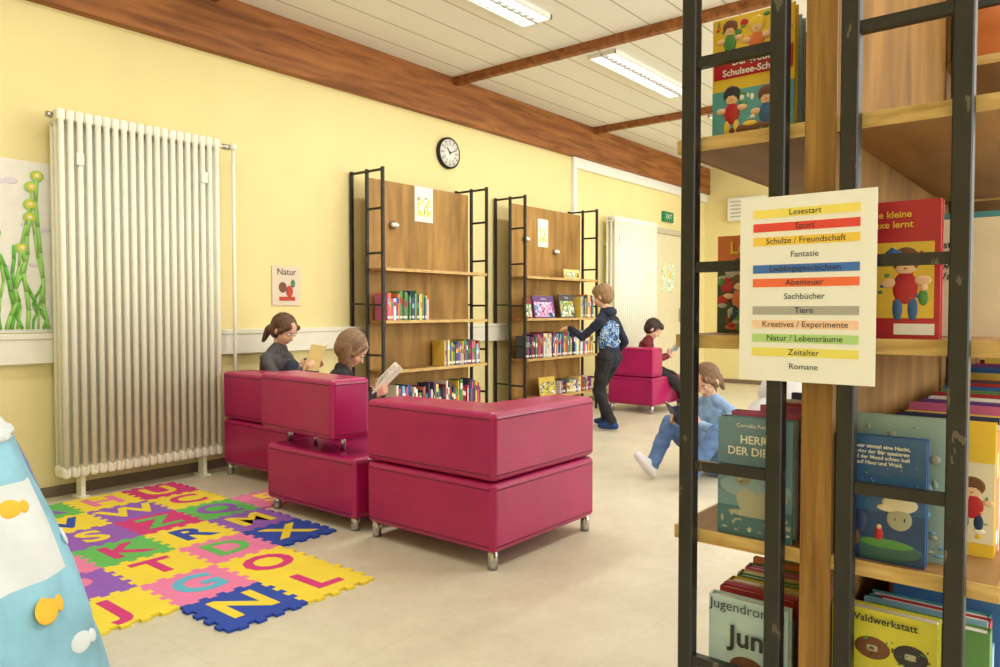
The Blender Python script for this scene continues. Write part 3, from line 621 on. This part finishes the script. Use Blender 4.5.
def child(name,loc,yaw,J,mats,haircol,hair='long',s=1.0,patches=(),collar=None,shoe_r=.034):
    f=Vector((math.cos(yaw),math.sin(yaw),0)); l=Vector((-math.sin(yaw),math.cos(yaw),0)); O=Vector(loc)
    W=lambda p: O+f*p[0]+l*p[1]+Vector((0,0,p[2])); D=lambda p:(f*p[0]+l*p[1]+Vector((0,0,p[2])))
    e=empty(name); F=Fig()
    P=W(J['pelvis']); C=W(J['chest']); N=W(J['neck']); H=W(J['head'])
    sw=J.get('sh',.128)*s; tw=D(J.get('shdir',(0,1,0))).normalized(); hw=.078*s; hl=D(J.get('hipdir',(0,1,0))).normalized()
    hips={1:P+hl*hw,-1:P-hl*hw}; shs={1:C+tw*sw+Vector((0,0,.03)),-1:C-tw*sw+Vector((0,0,.03))}
    mid=(P*.5+C*.5)
    F.cap(hips[1],.082*s,hips[-1],.082*s,2)
    F.cap(P,.095*s,mid,.088*s,1)
    for sg in (1,-1):
        F.cap(hips[sg]*.4+P*.6+(mid-P)*.3,.08*s,C+tw*sg*.055*s,.082*s,1)
        F.cap(C+tw*sg*.03*s,.06*s,shs[sg],.047*s,1)
        F.cap(N+tw*sg*.02,.04*s,shs[sg],.042*s,1)
    F.cap(C,.08*s,N-(N-C)*.25,.055*s,1)
    hf=D(J['hf']).normalized(); hu=D(J.get('hu',(0,0,1))); hu=(hu-hf*hu.dot(hf)).normalized(); hs=hu.cross(hf).normalized()
    A=Matrix((hf,hs,hu)).transposed()
    F.cap(N-(H-N)*.2,.040*s,H-hu*.05-hf*.01,.037*s,0)
    F.cap(N-Vector((0,0,.012)),.05*s,N+(H-N)*.08,.046*s,1)
    F.ell(H+hu*.018-hf*.006,A,(.09,.072,.088),0)
    F.ell(H+hf*.026-hu*.030,A,(.056,.054,.066),0)
    F.ell(H+hf*.040-hu*.066,A,(.032,.030,.026),0)
    for sg in (1,-1):
        F.ell(H+hf*.050+hs*sg*.030-hu*.030,A,(.026,.024,.024),0)
        F.ell(H-hf*.004+hs*sg*.073-hu*.012,A,(.016,.009,.026),0)
    F.cap(H+hf*.080-hu*.004,.007,H+hf*.093-hu*.026,.0105,0)
    F.cap(H+hf*.0735+hs*.014-hu*.056,.0065,H+hf*.0735-hs*.014-hu*.056,.0065,4)
    ua,fa=J.get('ua',.205)*s,J.get('fa',.185)*s
    for sg,k in ((1,'L'),(-1,'R')):
        tgt=W(J['wr'+k]); el,wr=ik(shs[sg],tgt,ua,fa,D(J['pole'+k]))
        F.cap(shs[sg],.046*s,el,.036*s,1); F.cap(el,.037*s,wr-(wr-el)*.06,.029*s,1); F.cap(wr-(wr-el)*.12,.021*s,wr,.019*s,0)
        hd=D(J['hd'+k]) if 'hd'+k in J else (wr-el)
        hand(F,wr,hd,D(J['pn'+k]),D(J['th'+k]),J.get('curl'+k,.5),s*1.0)
    ul,ll_=J.get('ul',.315)*s,J.get('ll',.30)*s
    for sg,k in ((1,'L'),(-1,'R')):
        kn,an=ik(hips[sg],W(J['an'+k]),ul,ll_,D(J['kp'+k]))
        F.cap(hips[sg],.082*s,kn,.056*s,2); F.cap(kn,.056*s,an-(an-kn)*.02,.042*s,2)
        td=D(J['toe'+k]).normalized(); dn=(an-kn).normalized()
        dn=(dn-td*dn.dot(td)).normalized()
        heel=an-td*.025+dn*.03; ball=an+td*.085+dn*.035; toe=an+td*.125+dn*.038
        F.cap(an,.032*s,heel,shoe_r,3); F.cap(heel,shoe_r,ball,shoe_r*.88,3); F.cap(ball,shoe_r*.9,toe,shoe_r*.72,3); F.cap(an,.034,ball,.026,3)
    if collar=='hood':
        F.ell(N-hf*.05-Vector((0,0,.02)),A,(.055,.085,.05),1)
    F.build('body',.0055*s,mats,e,cloth=(1,2,5),patches=[(W(c),r,m,o) for c,r,m,o in patches])
    b=MB()
    for sg in (1,-1):
        T=A.to_4x4(); T.translation=H+hf*.0745+hs*sg*.029+hu*.004
        b.sph((0,0,0),(.009,.012,.0075),EYEW,M=T); b.sph((.005,0,-.001),(.006,.0055,.0055),IRIS,M=T)
        b.box((.004,-.014,.016),(.010,.014,.0195),haircol,M=T,bev=.001)
    b.obj('eyes',e)
    G=Fig()
    G.ell(H-hf*.020+hu*.026,A,(.094,.084,.092),0)
    G.ell(H-hf*.030-hu*.010,A,(.075,.080,.075),0)
    if hair=='long':
        for t in (-70,-45,-20,0,20,45,70):
            a=R(t); dirn=-hf*math.cos(a)+hs*math.sin(a)
            G.cap(H+dirn*.070-hu*.0,.028,H+dirn*.074-Vector((0,0,.10)),.024,0); G.cap(H+dirn*.074-Vector((0,0,.10)),.024,H+dirn*.066-Vector((0,0,.15)),.014,0)
        G.cap(H+hf*.055+hs*.05+hu*.055,.02,H+hf*.03+hs*.078-hu*.02,.013,0); G.cap(H+hf*.055-hs*.05+hu*.055,.02,H+hf*.03-hs*.078-hu*.02,.013,0)
    if hair=='tied':
        G.cap(H-hf*.08-hu*.02,.035,H-hf*.115-hu*.06,.03,0); G.cap(H-hf*.115-hu*.06,.03,H-hf*.11-hu*.15,.014,0)
        G.cap(H+hf*.06+hs*.045+hu*.055,.02,H+hf*.02+hs*.076-hu*.005,.014,0); G.cap(H+hf*.06-hs*.045+hu*.055,.02,H+hf*.02-hs*.076-hu*.005,.014,0)
        G.cap(H+hf*.035+hs*.072+hu*.0,.009,H+hf*.04+hs*.068-hu*.07,.005,0)
    if hair=='short':
        G.ell(H+hf*.02+hu*.062,A,(.07,.066,.042),0)
        for k in range(14):
            a=R(k*26); dd=hf*math.cos(a)+hs*math.sin(a); G.cap(H+hu*.07+dd*.04-hf*.01,.018,H+hu*.10+dd*.068-hf*.01,.006,0)
    G.build('hair',.005,[haircol],e,smooth=1,amp=0,strand=(H,hu,16,.006))
    return e
def hairmat(n,c): return mat(n,c,.5,var=.35,scale=60,bump=.4,bscale=90,stretch=(3,3,.5))
def open_book(name,c,right,up,w,h,cov,art,v=.35):
    b=MB(); right=Vector(right).normalized(); up=Vector(up).normalized(); nrm=right.cross(up).normalized()
    for sg in (1,-1):
        xa=(right*sg*math.cos(v)+nrm*math.sin(v)).normalized()
        T=frame(c,xa*sg,up)
        x0,x1=(0,w) if sg>0 else (-w,0)
        b.box((x0,-h/2-.004,-.003),(x1+(.004 if sg>0 else 0),h/2+.004,0),cov,M=T)
        b.box((x0,-h/2,0),(x1,h/2,.006),M_paper,M=T)
        b.box((x0+.015,-h/2+.02,.006),(x1-.015,h/2-.02,.0065),art,M=T)
    return b.obj(name)
ART_P=illus('page_print',[(243,238,226),(243,238,226),(150,150,160),(243,238,226),(200,170,120),(120,160,190)],30)

g_shirt=mat('grey_shirt_fabric',(84,82,84),.85,bump=.1,bscale=60); jeans=mat('dark_jeans',(40,48,70),.85); blackp=mat('black_trousers',(26,26,30),.8)
yaw=math.atan2(-.90,.42); B0=Vector((3.05,4.53,0))
child('seated_girl',B0,yaw,dict(pelvis=(0,0,.47),chest=(.02,0,.735),neck=(.045,0,.84),head=(.085,0,.96),hf=(.86,-.12,-.5),hu=(.5,0,.86),
  wrL=(.27,.10,.70),wrR=(.27,-.10,.70),poleL=(-.2,.6,-1),poleR=(-.2,-.6,-1),pnL=(0,-1,.2),pnR=(0,1,.2),thL=(0,0,1),thR=(0,0,1),hdL=(.7,-.1,.5),hdR=(.7,.1,.5),
  anL=(.36,.09,.45),anR=(.36,-.09,.45),kpL=(.2,.1,1),kpR=(.2,-.1,1),toeL=(1,.1,-.05),toeR=(1,-.1,-.05)),
  [SKIN,g_shirt,jeans,mat('grey_sock',(150,150,155),.9),LIP],hairmat('hair_dark_brown',(96,66,46)),'tied')
fy=Vector((math.cos(yaw),math.sin(yaw),0)); ly=Vector((-math.sin(yaw),math.cos(yaw),0))
open_book('open_book',B0+fy*.37+Vector((0,0,.765)),-ly,(fy*.35+Vector((0,0,.9))),.12,.18,BM[11],ART_P,v=.4)
yaw=math.atan2(-.62,.78); B0=Vector((2.82,3.53,0))
child('seated_child',B0,yaw,dict(pelvis=(0,0,.47),chest=(.02,0,.68),neck=(.035,0,.765),head=(.08,0,.865),hf=(.80,-.1,-.6),hu=(.6,0,.8),hipdir=(.35,.93,0),
  wrL=(.20,.09,.61),wrR=(.20,-.12,.61),poleL=(-.2,.7,-1),poleR=(-.2,-.7,-1),pnL=(0,-1,.2),pnR=(0,1,.2),thL=(0,0,1),thR=(0,0,1),hdL=(.8,-.1,.3),hdR=(.8,.1,.3),
  anL=(.36,.30,.12),anR=(.40,.14,.12),kpL=(1,.5,1),kpR=(1,.3,1),toeL=(1,.4,0),toeR=(1,.3,0)),
  [SKIN,mat('black_jumper',(38,38,44),.85,bump=.1),jeans,mat('pink_sock',(220,150,170),.9),LIP],hairmat('hair_light_brown',(138,108,78)),'long')
fy=Vector((math.cos(yaw),math.sin(yaw),0)); ly=Vector((-math.sin(yaw),math.cos(yaw),0))
open_book('open_book',B0+fy*.30-ly*.02+Vector((0,0,.665)),-ly,(fy*.6+Vector((0,0,.6))),.15,.22,BM[8],ART_P,v=.3)
hood=mat('navy_hoodie_fabric',(34,38,58),.9,bump=.15,bscale=50); prt=illus('hoodie_print',[(34,38,58),(60,120,200),(34,38,58),(190,210,225),(70,140,210),(34,38,58)],22,rough=.8)
yaw=math.atan2(1,.02)
child('standing_boy',(5.98,3.55,0),yaw,dict(pelvis=(0,0,.66),chest=(.03,0,.96),neck=(.05,0,1.085),head=(.08,0,1.225),hf=(.93,.12,-.3),hu=(.3,0,.93),sh=.14,
  wrL=(.36,.14,.93),wrR=(.10,-.22,.66),poleL=(0,.3,-1),poleR=(-1,-.3,-.2),pnL=(0,-.2,-1),pnR=(.2,1,0),thL=(0,-1,0),thR=(1,0,0),hdL=(1,.1,-.05),hdR=(.2,.1,-1),curlL=.35,
  anL=(-.09,.09,.075),anR=(.10,-.09,.075),kpL=(1,.05,0),kpR=(1,-.05,0),toeL=(1,.15,0),toeR=(1,-.2,0),ul=.325,ll=.31,ua=.215,fa=.195),
  [SKIN,hood,blackp,mat('blue_sock',(40,70,130),.9),LIP,prt],hairmat('hair_blond',(150,118,80)),'short',patches=[((-.06,.03,.88),.13,5,1),((.03,.15,.80),.07,5,1)],collar='hood')
yaw=math.atan2(-.86,.50); B0=Vector((7.38,3.93,0))
child('seated_child.001',B0,yaw,dict(pelvis=(0,0,.47),chest=(.01,0,.70),neck=(.04,0,.79),head=(.085,0,.89),hf=(.80,-.1,-.6),hu=(.55,0,.8),
  wrL=(.24,.09,.60),wrR=(.24,-.09,.60),poleL=(-.2,.6,-1),poleR=(-.2,-.6,-1),pnL=(0,-1,.2),pnR=(0,1,.2),thL=(0,0,1),thR=(0,0,1),hdL=(.7,-.1,.4),hdR=(.7,.1,.4),
  anL=(.43,.09,.10),anR=(.47,-.08,.10),kpL=(1,0,1),kpR=(1,0,1),toeL=(1,.1,0),toeR=(1,-.1,0)),
  [SKIN,mat('red_jumper',(110,30,36),.85,bump=.1),blackp,mat('dark_shoe',(40,36,36),.6),LIP],hairmat('hair_near_black',(58,42,34)),'short')
fy=Vector((math.cos(yaw),math.sin(yaw),0)); ly=Vector((-math.sin(yaw),math.cos(yaw),0))
open_book('open_book',B0+fy*.33+Vector((0,0,.65)),-ly,(fy*.5+Vector((0,0,.75))),.12,.18,BM[9],ART_P,v=.4)
yaw=math.atan2(.34,-.94); B0=Vector((4.72,2.00,0))
denim=mat('light_denim',(134,166,206),.85,var=.15,scale=20,bump=.15,bscale=80); denim2=mat('blue_denim',(86,116,162),.85,var=.2,scale=14,bump=.15,bscale=80)
child('seated_girl.001',B0,yaw,dict(pelvis=(0,0,.095),chest=(.0,0,.40),neck=(.03,0,.515),head=(.075,.0,.635),hf=(.80,.15,-.55),hu=(.55,0,.8),sh=.14,
  wrL=(.24,.10,.37),wrR=(.24,-.10,.37),poleL=(-.2,1,-.6),poleR=(-.2,-1,-.6),pnL=(0,-1,.2),pnR=(0,1,.2),thL=(0,0,1),thR=(0,0,1),hdL=(.7,-.1,.3),hdR=(.7,.1,.3),
  anL=(.42,.20,.085),anR=(.42,-.14,.085),kpL=(.1,.35,1),kpR=(.1,-.3,1),toeL=(.55,.35,.8),toeR=(.6,-.2,.8),ul=.33,ll=.31),
  [SKIN,denim,denim2,mat('white_sock',(225,222,226),.9,var=.1),LIP],hairmat('hair_brown',(118,84,56)),'tied',s=1.05,shoe_r=.038)
fy=Vector((math.cos(yaw),math.sin(yaw),0)); ly=Vector((-math.sin(yaw),math.cos(yaw),0))
open_book('open_book',B0+fy*.335+Vector((0,0,.415)),-ly,(fy*.5+Vector((0,0,.8))),.11,.16,BM[6],ART_P,v=.35)

# ------------------------------------------------------------------ light
for (a,c) in wins:
    l=bpy.data.lights.new('window_daylight','AREA'); l.shape='RECTANGLE'; l.size=c-a; l.size_y=1.9; l.energy=90; l.color=(.95,.98,1)
    o=bpy.data.objects.new('window_daylight',l); o.location=((a+c)/2,Y0-.25,1.8); o.rotation_euler=(R(90),0,0); COL.objects.link(o)
w=bpy.data.worlds.new('World'); scene.world=w; w.use_nodes=True
nt=w.node_tree; bg=nt.nodes['Background']; bg.inputs['Color'].default_value=(.75,.86,1,1); bg.inputs['Strength'].default_value=1.0

cam=bpy.data.cameras.new('camera'); cam.sensor_width=36; cam.lens=26.8; cam.clip_start=.05
o=bpy.data.objects.new('camera',cam); o.location=(0,0,1.1); o.rotation_euler=(R(90-1.81),0,R(39.1-90)); COL.objects.link(o)
scene.camera=o
scene.view_settings.view_transform='Standard'
scene.view_settings.exposure=0.0
